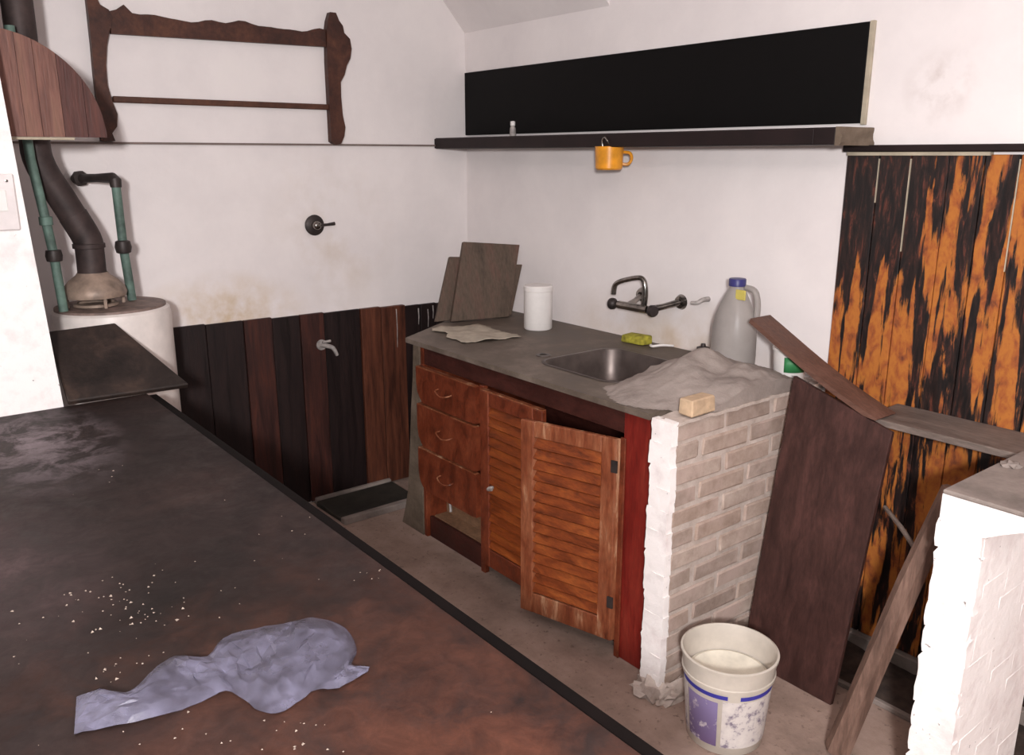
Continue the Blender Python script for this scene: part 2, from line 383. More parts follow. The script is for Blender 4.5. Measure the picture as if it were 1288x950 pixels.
# ------------------------------------------------------------------ wainscot on the left wall
o = thing('plank_wainscot', 'dark stained vertical plank wainscot on the left wall', 'wall panel', (0.0, -1.0, 0.0))
ys = [-2.05, -1.90, -1.76, -1.63, -1.516, -1.363, -1.20, -1.072, -0.941, -0.823, -0.638, -0.53, -0.396, -0.304, -0.209, -0.1, -0.003]
for i in range(len(ys)-1):
    y0, y1 = ys[i], ys[i+1]; yc = (y0+y1)/2
    zt = 0.889+(-yc)*0.026+random.uniform(-0.004, 0.004)
    mt = 'wood_worn' if i in (10, 11) else ('wood_red' if i in (6, 8) else 'wood_dark')
    x1 = 0.018+random.uniform(-0.003, 0.004)+(0.012 if i in (10, 11) else 0)
    box('plank', 0.0005, x1, y0+0.0015, y1-0.0015, 0.012, zt, mt, o, 0.002)
# worn white drips on the corner planks
for (y, z0, z1, d) in ((-0.325, 0.80, 0.88, 0.006), (-0.24, 0.82, 0.885, 0.005), (-0.27, 0.78, 0.87, 0.004), (-0.45, 0.70, 0.89, 0.004)):
    tube('paint_drip', [(0.034, y, z1), (0.034, y+0.002, (z0+z1)/2), (0.033, y, z0)], [d*0.6, d*0.5, d*0.25], 'limescale', o, 6)

# old tap on the wainscot
o = thing('wall_tap', 'small pale limescaled tap stub on the dark wainscot', 'tap', (0.03, -0.82, 0.74))
lathe('flange', [(0, 0), (0.026, 0), (0.024, 0.008), (0, 0.008)], (0.019, -0.845, 0.765), 'limescale', o, 16, (1, 0, 0))
tube('spout', [(0.022, -0.845, 0.765), (0.06, -0.835, 0.765), (0.08, -0.815, 0.755), (0.085, -0.80, 0.72)], [0.012, 0.011, 0.010, 0.008], 'limescale', o, 10, 3)
tube('handle', [(0.055, -0.855, 0.783), (0.055, -0.815, 0.785)], 0.006, 'limescale', o, 8)

# low dark slab with a pale rim on the floor by the wainscot
o = thing('floor_slab', 'low dark slab with pale rim on the floor beside the wainscot', 'slab', (0.17, -0.72, 0))
box('slab', 0.05, 0.30, -0.93, -0.52, 0.0, 0.022, 'slate', o, 0.004, jit=0.004)
box('rim', 0.028, 0.05, -0.93, -0.52, 0.0, 0.035, 'cement', o, 0.004, jit=0.002)
box('rim', 0.30, 0.335, -0.93, -0.52, 0.0, 0.03, 'cement', o, 0.004, jit=0.003)

# cement pier left of the cabinet
def pier_f(u, v_, w_): return (u, -0.705+w_, v_)
o = prism('cement_pier', [(0.46, 0.0), (0.636, 0.0), (0.638, 0.25), (0.637, 0.55), (0.638, 0.860), (0.598, 0.860), (0.585, 0.70), (0.565, 0.56), (0.55, 0.42), (0.535, 0.30), (0.52, 0.18), (0.49, 0.08)], pier_f, 0.22, 'pier', None, 0.006)
tag(o, 'rough grey brown cement pier left of the drawers', 'pier')

# ------------------------------------------------------------------ scraped orange panel on the right wall
o = thing('plank_wall_panel', 'black vertical boards scraped to orange wood on the right wall', 'wall panel', (2.5, 0.0, 0.0))
xs = [2.072, 2.179, 2.277, 2.388, 2.485, 2.576]
while xs[-1] < 3.3: xs.append(xs[-1]+0.1)
for i in range(len(xs)-1):
    d = 0.016+random.uniform(-0.002, 0.002)
    box('plank', xs[i]+0.0015, xs[i+1]-0.0015, -d, -0.0005, 0.052, 1.612, 'orange_board', o, 0.002)
for i, zt in ((1, 1.47), (2, 1.33), (5, 1.30)):
    box('bead', xs[i]-0.0016, xs[i]+0.0016, -0.0165, -0.004, zt, 1.60, 'pale_edge', o)
box('top_strip', 2.062, 3.3, -0.030, -0.0005, 1.620, 1.640, 'shelf', o, 0.003)
box('pale_strip', 2.075, 2.50, -0.024, -0.0005, 1.609, 1.6195, 'pale_edge', o, 0.001)

# black panel and shelf
o = thing('black_backboard', 'long black board fixed to the wall above the shelf', 'board', (1.06, 0.0, 1.70))
box('panel', 0.012, 2.103, -0.014, -0.0005, 1.705, 1.995, 'black', o, 0.002)
box('raw_edge', 2.103, 2.118, -0.013, -0.0005, 1.70, 1.997, 'pale_edge', o, 0.001)
o = thing('wall_shelf', 'long dark brown wall shelf under the black board', 'shelf', (1.07, -0.09, 1.64))
box('shelf_board', 0.002, 2.13, -0.185, -0.001, 1.640, 1.690, 'shelf', o, 0.003)
box('front_lip', 0.002, 2.06, -0.189, -0.1855, 1.642, 1.686, 'shelf', o, 0.001)
bm = bmesh.new(); bm_box(bm, 2.1305, 2.146, -0.187, -0.002, 1.638, 1.691)
bmesh.ops.subdivide_edges(bm, edges=bm.edges[:], cuts=5, use_grid_fill=True)
for v in bm.verts:
    if v.co.x > 2.131: v.co.x += 0.012*fbm(v.co.y*40, v.co.z*40)
from_bm('broken_plaster', bm, 'pier', o, True)
o = thing('small_vial', 'tiny pale glass vial standing on the dark shelf', 'vial', (0.50, -0.10, 1.69))
lathe('body', [(0, 0), (0.012, 0), (0.014, 0.01), (0.013, 0.035), (0.008, 0.045)], (0.50, -0.10, 1.6905), 'limescale', o, 14)
lathe('cap', [(0.009, 0.045), (0.011, 0.046), (0.011, 0.064), (0, 0.066)], (0.50, -0.10, 1.6905), 'white_plastic', o, 14)

# hanging mug
o = thing('hanging_mug', 'orange enamel mug hanging under the dark shelf', 'mug', (1.17, -0.15, 1.56))
prof = [(0, 0.0), (0.046, 0.0), (0.052, 0.006), (0.055, 0.085), (0.057, 0.087), (0.052, 0.087), (0.049, 0.01), (0, 0.008)]
lathe('cup', prof, (1.16, -0.15, 1.556), 'mug', o, 24)
tube('handle', [(1.198, -0.115, 1.622), (1.218, -0.098, 1.618), (1.224, -0.093, 1.598), (1.214, -0.10, 1.578), (1.196, -0.116, 1.578)], 0.006, 'mug', o, 8, 4)
tube('hook', [(1.165, -0.19, 1.642), (1.165, -0.194, 1.665), (1.18, -0.195, 1.675), (1.195, -0.194, 1.66), (1.195, -0.17, 1.632), (1.18, -0.15, 1.628), (1.135, -0.15, 1.630), (1.115, -0.15, 1.622)], 0.0028, 'chrome', o, 6, 3)

# ------------------------------------------------------------------ rack on the left wall
o = thing('wall_rack', 'carved dark brown wooden wall rack with scalloped rail', 'rack', (0.0, -1.18, 1.66))
fx = lambda u, v_, w_: (0.002+w_, u, v_)
Lp = [(-1.688, 1.662), (-1.64, 1.662), (-1.648, 1.69), (-1.628, 1.715), (-1.622, 1.76), (-1.634, 1.80), (-1.645, 1.86), (-1.643, 1.93), (-1.632, 2.0), (-1.618, 2.05), (-1.60, 2.10), (-1.612, 2.125), (-1.64, 2.14), (-1.652, 2.17), (-1.645, 2.21), (-1.66, 2.25), (-1.682, 2.235), (-1.684, 2.0), (-1.687, 1.9)]
prism('side_board', Lp, fx, 0.032, 'rack', o, 0.003)
Rp = [(-0.747, 1.668), (-0.728, 1.655), (-0.70, 1.66), (-0.684, 1.69), (-0.676, 1.73), (-0.686, 1.78), (-0.69, 1.86), (-0.688, 1.92), (-0.668, 1.95), (-0.655, 1.99), (-0.636, 2.02), (-0.628, 2.06), (-0.634, 2.10), (-0.66, 2.122), (-0.665, 2.15), (-0.682, 2.17), (-0.695, 2.20), (-0.722, 2.20), (-0.735, 2.165), (-0.742, 2.13), (-0.747, 2.0)]
prism('side_board', Rp, fx, 0.032, 'rack', o, 0.003)
top = []
for i in range(33):
    u = i/32; y = -1.61+u*0.865
    b = 2.118+0.007*math.sin(u*math.pi*4.2+0.4)+0.004*math.sin(u*math.pi*11)+0.003*math.sin(u*47)+(0.02 if i == 2 else 0)+u*0.004
    top.append((y, b))
bm = bmesh.new(); rr = []
for (y, b) in top:
    zl = 2.044+(y+1.61)/0.865*0.016
    rr.append([bm.verts.new(p) for p in ((0.004, y, zl), (0.026, y, zl), (0.026, y, b), (0.004, y, b))])
for a_, b_ in zip(rr, rr[1:]):
    for i in range(4): bm.faces.new((a_[i], b_[i], b_[(i+1) % 4], a_[(i+1) % 4]))
bm.faces.new(rr[0]); bm.faces.new(rr[-1][::-1])
from_bm('top_rail', bm, 'rack', o)
box('lower_bar', 0.003, 0.023, -1.628, -0.742, 1.802, 1.825, 'bar', o, 0.003)

# valve on the left wall
o = thing('wall_valve', 'round dark shut-off valve with lever on the left wall', 'valve', (0.0, -0.838, 1.31))
lathe('escutcheon', [(0, 0), (0.044, 0), (0.046, 0.008), (0.036, 0.016), (0, 0.018)], (0.0005, -0.838, 1.308), 'dark_fitting', o, 24, (1, 0, 0))
lathe('hub', [(0, 0.016), (0.020, 0.016), (0.018, 0.040), (0.012, 0.046), (0, 0.047)], (0.0005, -0.838, 1.308), 'chrome', o, 18, (1, 0, 0))
tube('lever', [(0.035, -0.835, 1.308), (0.038, -0.79, 1.31), (0.038, -0.755, 1.313)], [0.007, 0.006, 0.008], 'dark_fitting', o, 8)

# ------------------------------------------------------------------ boiler corner
o = thing('water_heater', 'white cylindrical water heater standing behind the partition', 'water heater', (0.30, -1.785, 0.0))
hc = (0.30, -1.785)
lathe('tank', [(0, 0.06), (0.19, 0.06), (0.198, 0.075), (0.20, 1.055), (0.196, 1.075), (0.185, 1.082)], hc+(0,), 'heater', o, 48)
lathe('top_plate', [(0.185, 1.078), (0.184, 1.090), (0, 1.094)], hc+(0,), 'heater_top', o, 48)
for k in range(3):
    a_ = k*2.1+0.4; lathe('foot', [(0, 0), (0.022, 0), (0.018, 0.06), (0, 0.061)], (hc[0]+0.14*math.cos(a_), hc[1]+0.14*math.sin(a_), 0), 'dark_fitting', o, 12)
dx, dy = 0.31, -1.835
d = lathe('draft_hood', [(0.103, 1.128), (0.106, 1.14), (0.100, 1.160), (0.080, 1.184), (0.056, 1.202), (0.049, 1.212)], (dx, dy, 0), 'dome', o, 32)
lathe('hood_ring', [(0.068, 1.093), (0.074, 1.095), (0.074, 1.104), (0.06, 1.106)], (dx, dy, 0), 'dome', o, 32)
for k in range(4):
    a_ = k*math.pi/2+0.1; cx, cy = dx+0.094*math.cos(a_), dy+0.094*math.sin(a_)
    box('hood_strut', cx-0.005, cx+0.005, cy-0.005, cy+0.005, 1.094, 1.134, 'dome', o)
o = thing('flue_pipe', 'sooty bent flue pipe rising from the water heater', 'pipe', (0.31, -1.84, 1.21))
tube('lower_elbow', [(0.31, -1.836, 1.205), (0.308, -1.834, 1.28), (0.305, -1.838, 1.33), (0.30, -1.872, 1.41)], [0.047, 0.047, 0.048, 0.048], 'flue', o, 20, 4)
tube('slant_pipe', [(0.302, -1.85, 1.36), (0.30, -1.905, 1.48), (0.30, -1.938, 1.545)], 0.046, 'flue', o, 20)
tube('upper_pipe', [(0.30, -1.930, 1.525), (0.30, -1.956, 1.60), (0.30, -1.958, 1.70), (0.30, -1.955, 2.10), (0.30, -1.955, 2.697)], 0.047, 'flue', o, 20, 3)
for z, y in ((1.295, -1.835),):
    lathe('collar', [(0.048, 0), (0.053, 0.002), (0.053, 0.016), (0.048, 0.018)], (0.308, y, z), 'flue', o, 20)
o = thing('inlet_pipe', 'green water pipe on the left side of the flue', 'pipe', (0.385, -1.955, 1.095))
tube('pipe', [(0.385, -1.955, 1.096), (0.385, -1.962, 1.28), (0.385, -1.972, 1.40), (0.385, -1.992, 1.60), (0.385, -2.0, 2.0)], 0.015, 'green_pipe', o, 12)
lathe('coupling', [(0.015, -0.02), (0.024, -0.018), (0.027, 0), (0.024, 0.018), (0.015, 0.02)], (0.385, -1.962, 1.285), 'dark_fitting', o, 16)
lathe('coupling', [(0.015, -0.015), (0.021, -0.013), (0.021, 0.013), (0.015, 0.015)], (0.385, -1.972, 1.40), 'green_pipe', o, 16)
o = thing('outlet_pipe', 'green water pipe with dark elbow right of the flue', 'pipe', (0.28, -1.71, 1.09))
tube('pipe', [(0.28, -1.706, 1.096), (0.28, -1.716, 1.29), (0.28, -1.717, 1.515)], 0.0155, 'green_pipe', o, 12)
lathe('coupling', [(0.0155, -0.024), (0.025, -0.02), (0.029, 0), (0.025, 0.02), (0.0155, 0.024)], (0.28, -1.716, 1.29), 'dark_fitting', o, 16)
tube('elbow', [(0.28, -1.717, 1.50), (0.28, -1.717, 1.522), (0.262, -1.720, 1.532), (0.15, -1.752, 1.530), (0.0015, -1.79, 1.526)], [0.019, 0.021, 0.019, 0.015, 0.017], 'dark_fitting', o, 14)
lathe('nut', [(0.015, 0), (0.028, 0.002), (0.028, 0.025), (0.015, 0.027)], (0.03, -1.784, 1.527), 'dark_fitting', o, 8, (0.97, 0.25, 0))
lathe('wall_ring', [(0.016, 0), (0.036, 0.001), (0.036, 0.005), (0.016, 0.006)], (0.0008, -1.79, 1.526), 'plaster', o, 20, (1, 0, 0))

# wooden quarter-round hood board fixed to the back of the partition
o = thing('flue_hood', 'quarter-round brown wooden board above the water heater', 'hood', (0.6, -2.0, 1.66))
yt, zb, zt_ = -1.806, 1.664, 1.968; R0 = 0.30
def arc(y):
    u = max(0.0, min(1.0, (y-(-2.11))/(yt+2.11))); return zb+(zt_-zb)*math.sqrt(max(0.0, 1-u**2.0))
cuts = [-2.18, -2.03, -1.985, -1.925, -1.86, yt]
mts = ['hood', 'hood', 'hood', 'hood_dark', 'hood_dark']
for i in range(5):
    y0, y1 = cuts[i]+0.0006, cuts[i+1]-0.0006; pts = [(y0, zb), (y1, zb)]
    for k in range(9): y = y1+(y0-y1)*k/8; pts.append((y, max(arc(y), zb+0.002)))
    if abs(pts[1][1]-pts[2][1]) < 0.004: pts.pop(2)
    prism('plank', pts, lambda u, v_, w_: (0.588+w_, u, v_), 0.02, mts[i], o)
box('ledge', 0.586, 0.609, -2.18, -1.90, 1.655, 1.663, 'pale_edge', o, 0.001)  # added pale strip, its colour stands in for the highlight under the hood

# ------------------------------------------------------------------ brick pillars
def brick_mesh(name, lx, ly, lz, mat, seed):
    bm = bmesh.new(); bm_box(bm, -lx/2, lx/2, -ly/2, ly/2, -lz/2, lz/2)
    bmesh.ops.bevel(bm, geom=bm.edges[:], offset=min(lx, ly, lz)*0.16, segments=1, affect='EDGES')
    rnd = random.Random(seed)
    for v in bm.verts: v.co += Vector((rnd.uniform(-.0015, .0015), rnd.uniform(-.003, .003), rnd.uniform(-.002, .002)))
    bmesh.ops.recalc_face_normals(bm, faces=bm.faces[:])
    me = bpy.data.meshes.new(name); bm.to_mesh(me); bm.free(); me.materials.append(M[mat]); return me
def put(name, me, parent, loc, rot=0.0):
    o = bpy.data.objects.new(name, me); COL.objects.link(o); o.parent = parent
    o.location = Vector(loc)-ORG[parent]; o.rotation_euler = (rot, 0, 0); ORG[o] = ORG[parent]; return o

o = thing('brick_pillar', 'bare brick pillar with white painted end beside the sink cabinet', 'pillar', (2.03, -0.38, 0))
box('core', 1.992, 2.056, -0.738, -0.004, 0.0, 0.876, 'mortar', o)
NC = 13; ch = 0.88/NC
full = [brick_mesh('brick', 0.030, 0.215, ch-0.013, 'brick', s) for s in range(4)]
half = [brick_mesh('brick', 0.030, 0.100, ch-0.013, 'brick', 10+s) for s in range(3)]
for r in range(NC):
    z = ch*(r+0.5)-0.002
    y = -0.735
    seq = ['f', 'f', 'f'] if r % 2 == 0 else ['h', 'f', 'f', 'h']
    for s in seq:
        L = 0.215 if s == 'f' else 0.100
        me = random.choice(full if s == 'f' else half)
        put('brick', me, o, (2.0455+random.uniform(-0.003, 0.003), y+L/2+random.uniform(-0.004, 0.004), z+random.uniform(-0.003, 0.003)), random.uniform(-0.012, 0.012))
        y += L+0.014
endm = []
for s in range(4):
    bm = bmesh.new(); bmesh.ops.create_grid(bm, x_segments=6, y_segments=5, size=0.5)
    bm.free()
    bm = bmesh.new(); bm_box(bm, -0.044, 0.044, -0.012, 0.014, -ch/2-0.001, ch/2+0.001)
    bmesh.ops.subdivide_edges(bm, edges=bm.edges[:], cuts=3, use_grid_fill=True)
    for v in bm.verts:
        e = abs(v.co.z)/(ch/2); v.co.x *= 0.92-0.05*e**4*(1 if v.co.x < 0 else 0.2)
        v.co += Vector((fbm(v.co.x*40+s*9, v.co.z*40)*0.004, fbm(v.co.x*40, v.co.z*40+s*5)*0.003, 0))
    bmesh.ops.recalc_face_normals(bm, faces=bm.faces[:])
    me = bpy.data.meshes.new('painted_brick'); bm.to_mesh(me); bm.free(); me.materials.append(M['whitewash'])
    for p in me.polygons: p.use_smooth = True
    me.set_sharp_from_angle(angle=math.radians(30)); endm.append(me)
for r in range(NC):
    put('painted_brick', endm[r % 4], o, (2.026+random.uniform(-0.003, 0.003), -0.752+random.uniform(-0.0006, 0.0006), ch*(r+0.5)))
def lump(name, c, r, mat, parent, amp=0.4, fr=2.0, seed=0.0):
    bm = bmesh.new(); bmesh.ops.create_icosphere(bm, subdivisions=3, radius=1)
    for v in bm.verts:
        k = 1+amp*fbm(v.co.x*fr+seed, v.co.y*fr, v.co.z*fr); p = Vector((c[0]+v.co.x*r[0]*k, c[1]+v.co.y*r[1]*k, c[2]+v.co.z*r[2]*k)); p.z = max(p.z, 0.0005 if c[2] < 0.3 else p.z); v.co = p
    return from_bm(name, bm, mat, parent, True)
lump('mortar_base', (2.035, -0.76, 0.005), (0.062, 0.045, 0.045), 'mortar', o, 0.6, 2.2)
lump('mortar_base', (2.085, -0.70, 0.005), (0.03, 0.09, 0.035), 'mortar', o, 0.6, 2.2, 4)
# ragged mortar lip on top
bm = bmesh.new(); n1, n2 = 6, 30; g = []
for i in range(n1+1):
    row = []
    for j in range(n2+1):
        x = 1.988+0.080*i/n1; y = -0.748+0.744*j/n2
        row.append((x+0.004*fbm(x*30, y*30), y, 0.880+0.005*fbm(x*50, y*22, 3)))
    g.append([bm.verts.new(p) for p in row])
for i in range(n1):
    for j in range(n2): bm.faces.new((g[i][j], g[i+1][j], g[i+1][j+1], g[i][j+1]))
ext = bmesh.ops.extrude_face_region(bm, geom=bm.faces[:])
for v in [e for e in ext['geom'] if isinstance(e, bmesh.types.BMVert)]: v.co.z -= 0.010
from_bm('mortar_top', bm, 'mortar', o, True)

# nearer whitewashed pillar at the right edge
o = thing('whitewashed_pillar', 'whitewashed brick pillar at the right edge of the view', 'pillar', (2.83, -0.52, 0))
px0, px1, py0, py1 = 2.770, 2.872, -0.652, -0.240
box('core', px0+0.006, px1-0.0048, py0+0.012, py1, 0.0, 0.79, 'whitewash', o)
pw = []
for s in range(4):
    bm = bmesh.new(); bm_box(bm, -0.053, 0.047, -0.012, 0.012, -ch/2-0.0005, ch/2+0.0005)
    bmesh.ops.subdivide_edges(bm, edges=bm.edges[:], cuts=3, use_grid_fill=True)
    for v in bm.verts:
        e = abs(v.co.z)/(ch/2)
        if v.co.x < 0: v.co.x *= 1.03-0.08*e**4
        v.co += Vector((fbm(v.co.x*40+s*9, v.co.z*40)*0.004, fbm(v.co.x*30, v.co.z*30+s*5)*0.002, 0))
    bmesh.ops.recalc_face_normals(bm, faces=bm.faces[:])
    me = bpy.data.meshes.new('painted_brick'); bm.to_mesh(me); bm.free(); me.materials.append(M['whitewash'])
    for p in me.polygons: p.use_smooth = True
    me.set_sharp_from_angle(angle=math.radians(30)); pw.append(me)
for r in range(12): put('painted_brick', pw[r % 4], o, (2.822+random.uniform(-0.003, 0.002), py0+0.010, ch*(r+0.5)))
sidem = [brick_mesh('side_brick', 0.020, 0.122, ch-0.006, 'whitewash', 30+s) for s in range(3)]
for r in range(12):
    for k in range(3): put('side_brick', sidem[(r+k) % 3], o, (2.8572, -0.572+0.125*k+(0.02 if r % 2 else 0), ch*(r+0.5)), random.uniform(-0.01, 0.01))
prism('flared_head', [(px0, 0.80), (2.87, 0.80), (2.905, 0.82), (2.955, 0.845), (2.955, 0.872), (px0, 0.872)], lambda u, v_, w_: (u, py0-0.002+w_, v_), py1-py0+0.004, 'whitewash', o, 0.004)
bm = bmesh.new(); bm_box(bm, px0-0.001, 2.957, py0-0.003, py1+0.003, 0.8725, 0.883)
bmesh.ops.bevel(bm, geom=bm.edges[:], offset=0.003, segments=1, affect='EDGES')
from_bm('cement_cap', bm, 'cement', o)
lump('mortar_lump', (2.80, -0.38, 0.883), (0.022, 0.02, 0.014), 'cement', o, 0.5)

# ------------------------------------------------------------------ sink cabinet
CX0, CX1 = 0.642, 1.945
o = thing('sink_cabinet', 'reddish brown louvred sink cabinet with three drawers', 'cabinet', (1.29, -0.4, 0))
YF = -0.70
box('side_panel', CX0, CX0+0.018, YF+0.002, -0.02, 0.0, 0.860, 'cab', o)
box('side_panel', CX1-0.018, CX1, YF+0.03, -0.02, 0.0, 0.860, 'red_post', o)
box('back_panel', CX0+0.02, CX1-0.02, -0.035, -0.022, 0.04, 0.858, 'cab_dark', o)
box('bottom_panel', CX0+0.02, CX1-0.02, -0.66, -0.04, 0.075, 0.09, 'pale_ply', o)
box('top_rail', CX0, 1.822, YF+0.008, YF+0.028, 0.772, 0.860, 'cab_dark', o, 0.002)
box('stile', CX0, CX0+0.022, YF-0.002, YF+0.02, 0.0, 0.772, 'cab', o, 0.002)
box('stile', 1.062, 1.090, YF-0.004, YF+0.018, 0.0, 0.772, 'cab', o, 0.002)
box('corner_post', 1.822, 1.938, YF-0.004, YF+0.028, 0.0, 0.860, 'red_post', o, 0.003)
box('post_edge', 1.816, 1.838, YF-0.012, YF-0.005, 0.0, 0.765, 'cab', o, 0.002)
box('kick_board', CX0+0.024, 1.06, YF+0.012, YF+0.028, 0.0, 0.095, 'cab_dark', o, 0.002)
box('kick_board', 1.092, 1.82, YF+0.05, YF+0.066, 0.0, 0.09, 'edge', o, 0.002)  # near-black colour paints in the shadow under the doors
box('compartment_panel', CX0+0.024, 1.06, YF+0.10, YF+0.112, 0.092, 0.225, 'pale_ply', o)
tube('bracket', [(0.72, YF+0.095, 0.20), (0.722, YF+0.08, 0.16), (0.735, YF+0.075, 0.12)], 0.006, 'limescale', o, 6)
for (z0, z1) in ((0.618, 0.766), (0.425, 0.606), (0.232, 0.414)):
    pts = [(CX0+0.004, z1), (1.066, z1), (1.066, z0+0.004), (1.04, z0), (0.70, z0), (CX0+0.035, z0+0.012), (CX0+0.012, z0+0.04), (CX0+0.004, z0+0.08)]
    d = prism('drawer', pts, lambda u, v_, w_: (u, YF-0.004-w_, v_), 0.022, 'cab', o, 0.006)
    zm = (z0+z1)/2
    tube('handle', [(0.815, YF-0.024, zm+0.012), (0.818, YF-0.045, zm+0.008), (0.86, YF-0.05, zm-0.006), (0.902, YF-0.045, zm+0.002), (0.905, YF-0.024, zm+0.006)], 0.0032, 'cab_worn', d, 6, 3)
    box('worn_edge', CX0+0.01, 1.06, YF-0.0275, YF-0.006, z1-0.0005, z1+0.004, 'cab_worn', d)
slat_me = None
def louver_door(name, w_, z0, z1, xf, label=None, worn='cab'):
    """xf(u, d, z): u along the width, d out of the face"""
    global slat_me
    st = 0.052; T = 0.022
    def bx(nm, u0, u1, d0, d1, za, zb, mat, par):
        bm = bmesh.new(); bm_box(bm, u0, u1, d0, d1, za, zb)
        bmesh.ops.bevel(bm, geom=bm.edges[:], offset=0.003, segments=1, affect='EDGES')
        for v in bm.verts: v.co = Vector(xf(*v.co))
        return from_bm(nm, bm, mat, par)
    d = bx('door', 0, st, 0, T, z0, z1, worn, o); d.name = name
    if label: d['label'] = label
    bx('stile', w_-st, w_, 0, T, z0, z1, worn, d)
    bx('rail', st+0.0005, w_-st-0.0005, 0.001, T-0.001, z1-0.055, z1, worn, d)
    bx('rail', st+0.0005, w_-st-0.0005, 0.001, T-0.001, z0, z0+0.075, worn, d)
    za, zb = z0+0.078, z1-0.058; n_ = 15; p = (zb-za)/n_
    for k in range(n_):
        zc = za+p*(k+0.5); bm = bmesh.new()
        pr = [(0.0015, zc+p*0.50), (0.0065, zc+p*0.55), (T+0.001, zc-p*0.34), (T-0.004, zc-p*0.46)]
        a_ = [bm.verts.new(xf(st+0.001, q[0], q[1])) for q in pr]; b_ = [bm.verts.new(xf(w_-st-0.001, q[0], q[1])) for q in pr]
        bm.faces.new(a_); bm.faces.new(b_[::-1])
        for i in range(4): bm.faces.new((a_[i], b_[i], b_[(i+1) % 4], a_[(i+1) % 4]))
        from_bm('slat', bm, 'cab_h', d)
    return d
d1 = louver_door('door', 0.362, 0.055, 0.762, lambda u, d_, z: (1.092+u, YF-0.002-d_, z), 'closed louvred door next to the drawers')
tube('knob', [(1.165, YF-0.024, 0.385), (1.168, YF-0.045, 0.392), (1.185, YF-0.05, 0.405), (1.20, YF-0.045, 0.41)], 0.006, 'limescale', d1, 8, 3)
box('worn_edge', 1.094, 1.452, YF-0.022, YF-0.004, 0.7625, 0.767, 'cab_worn', d1)
ang = math.radians(16.0); hx, hy = 1.818, YF-0.006
ca, sa = math.cos(ang), math.sin(ang)
def xf2(u, d_, z):                     # u measured from the free edge
    q = 0.362-u
    return (hx-q*ca-d_*sa, hy-q*sa-d_*ca, z)
d2 = louver_door('door', 0.362, 0.058, 0.760, xf2, 'louvred door standing slightly ajar, pale scuffed frame', 'cab_worn')
for z in (0.20, 0.67):
    bm = bmesh.new(); bm_box(bm, 0.352, 0.372, 0.0225, 0.027, z-0.02, z+0.02)
    for v in bm.verts: v.co = Vector(xf2(*v.co))
    from_bm('hinge', bm, 'dark_fitting', d2)

# ------------------------------------------------------------------ stone worktop with a sunk basin
o = thing('stone_worktop', 'grey stone worktop with sunken steel sink', 'worktop', (1.27, -0.37, 0.8612))
outer = [(0.598, -0.742), (1.958, -0.742), (1.958, -0.003), (0.14, -0.003), (0.445, -0.49)]
bx0, bx1, by0, by1 = 1.26, 1.66, -0.585, -0.205
def rrect(x0, x1, y0, y1, r, k=6):
    pts = []
    for (cx, cy, a0) in ((x1-r, y1-r, 0), (x0+r, y1-r, 90), (x0+r, y0+r, 180), (x1-r, y0+r, 270)):
        for i in range(k+1): a_ = math.radians(a0+90*i/k); pts.append((cx+r*math.cos(a_), cy+r*math.sin(a_)))
    return pts
hole = rrect(bx0, bx1, by0, by1, 0.07)
bm = bmesh.new(); loops = []
for z in (0.88, 0.8612):
    A = [bm.verts.new((x, y, z)) for x, y in outer]; H = [bm.verts.new((x, y, z)) for x, y in hole]
    ea = [bm.edges.new((A[i], A[(i+1) % len(A)])) for i in range(len(A))]; eh = [bm.edges.new((H[i], H[(i+1) % len(H)])) for i in range(len(H))]
    bmesh.ops.triangle_fill(bm, use_beauty=True, use_dissolve=False, edges=ea+eh); loops.append((A, H))
for k in (0, 1):
    a_, b_ = loops[0][k], loops[1][k]
    for i in range(len(a_)): bm.faces.new((a_[i], a_[(i+1) % len(a_)], b_[(i+1) % len(a_)], b_[i]))
from_bm('slab', bm, 'worktop', o)
bm = bmesh.new(); rings = []
for (g_, z, rr) in ((0.012, 0.8825, 0.08), (0.0, 0.8835, 0.07), (-0.004, 0.878, 0.066), (-0.012, 0.80, 0.06), (-0.03, 0.765, 0.05), (-0.10, 0.758, 0.03), (-0.16, 0.755, 0.01)):
    rings.append([bm.verts.new((x, y, z)) for x, y in rrect(bx0-g_, bx1+g_, by0-g_, by1+g_, rr)])
for a_, b_ in zip(rings, rings[1:]):
    for i in range(len(a_)): bm.faces.new((a_[i], a_[(i+1) % len(a_)], b_[(i+1) % len(a_)], b_[i]))
bm.faces.new(rings[-1])
sb = from_bm('basin', bm, 'steel', o, True)
md = sb.modifiers.new('s', 'SOLIDIFY'); md.thickness = 0.0015; md.offset = -1
lathe('drain', [(0, 0), (0.035, 0), (0.034, 0.003), (0.024, 0.002), (0.012, 0.0005), (0, 0.0005)], (1.46, -0.395, 0.7562), 'chrome', sb, 24)
lathe('overflow_ring', [(0.012, 0), (0.030, 0), (0.028, 0.003), (0.014, 0.003)], (1.195, -0.50, 0.8803), 'steel', o, 24)

# things on the worktop -------------------------------------------------------
# leaning boards in the corner
nrm = Vector((0.9471825, -0.22739998, 0.22612954))
o = board('leaning_board', [(0.453, -0.415, 0.887), (0.516, -0.135, 0.887), (0.464, -0.03, 1.207), (0.394, -0.30, 1.232)], 0.022, 'stack', None, -nrm)
tag(o, 'tallest grey brown board leaning in the corner on the worktop', 'board', 'boards leaning in the corner')
off = -nrm*0.025
q = [Vector(p)+off for p in [(0.435, -0.478, 0.893), (0.47, -0.33, 0.893), (0.418, -0.245, 1.165), (0.392, -0.365, 1.172)]]
o = board('leaning_board', q, 0.02, 'stack', None, -nrm); tag(o, 'shorter board behind the tallest one, showing at its left', 'board', 'boards leaning in the corner')
q = [Vector(p)+off for p in [(0.505, -0.19, 0.893), (0.522, -0.112, 0.893), (0.488, -0.02, 1.12), (0.455, -0.14, 1.128)]]
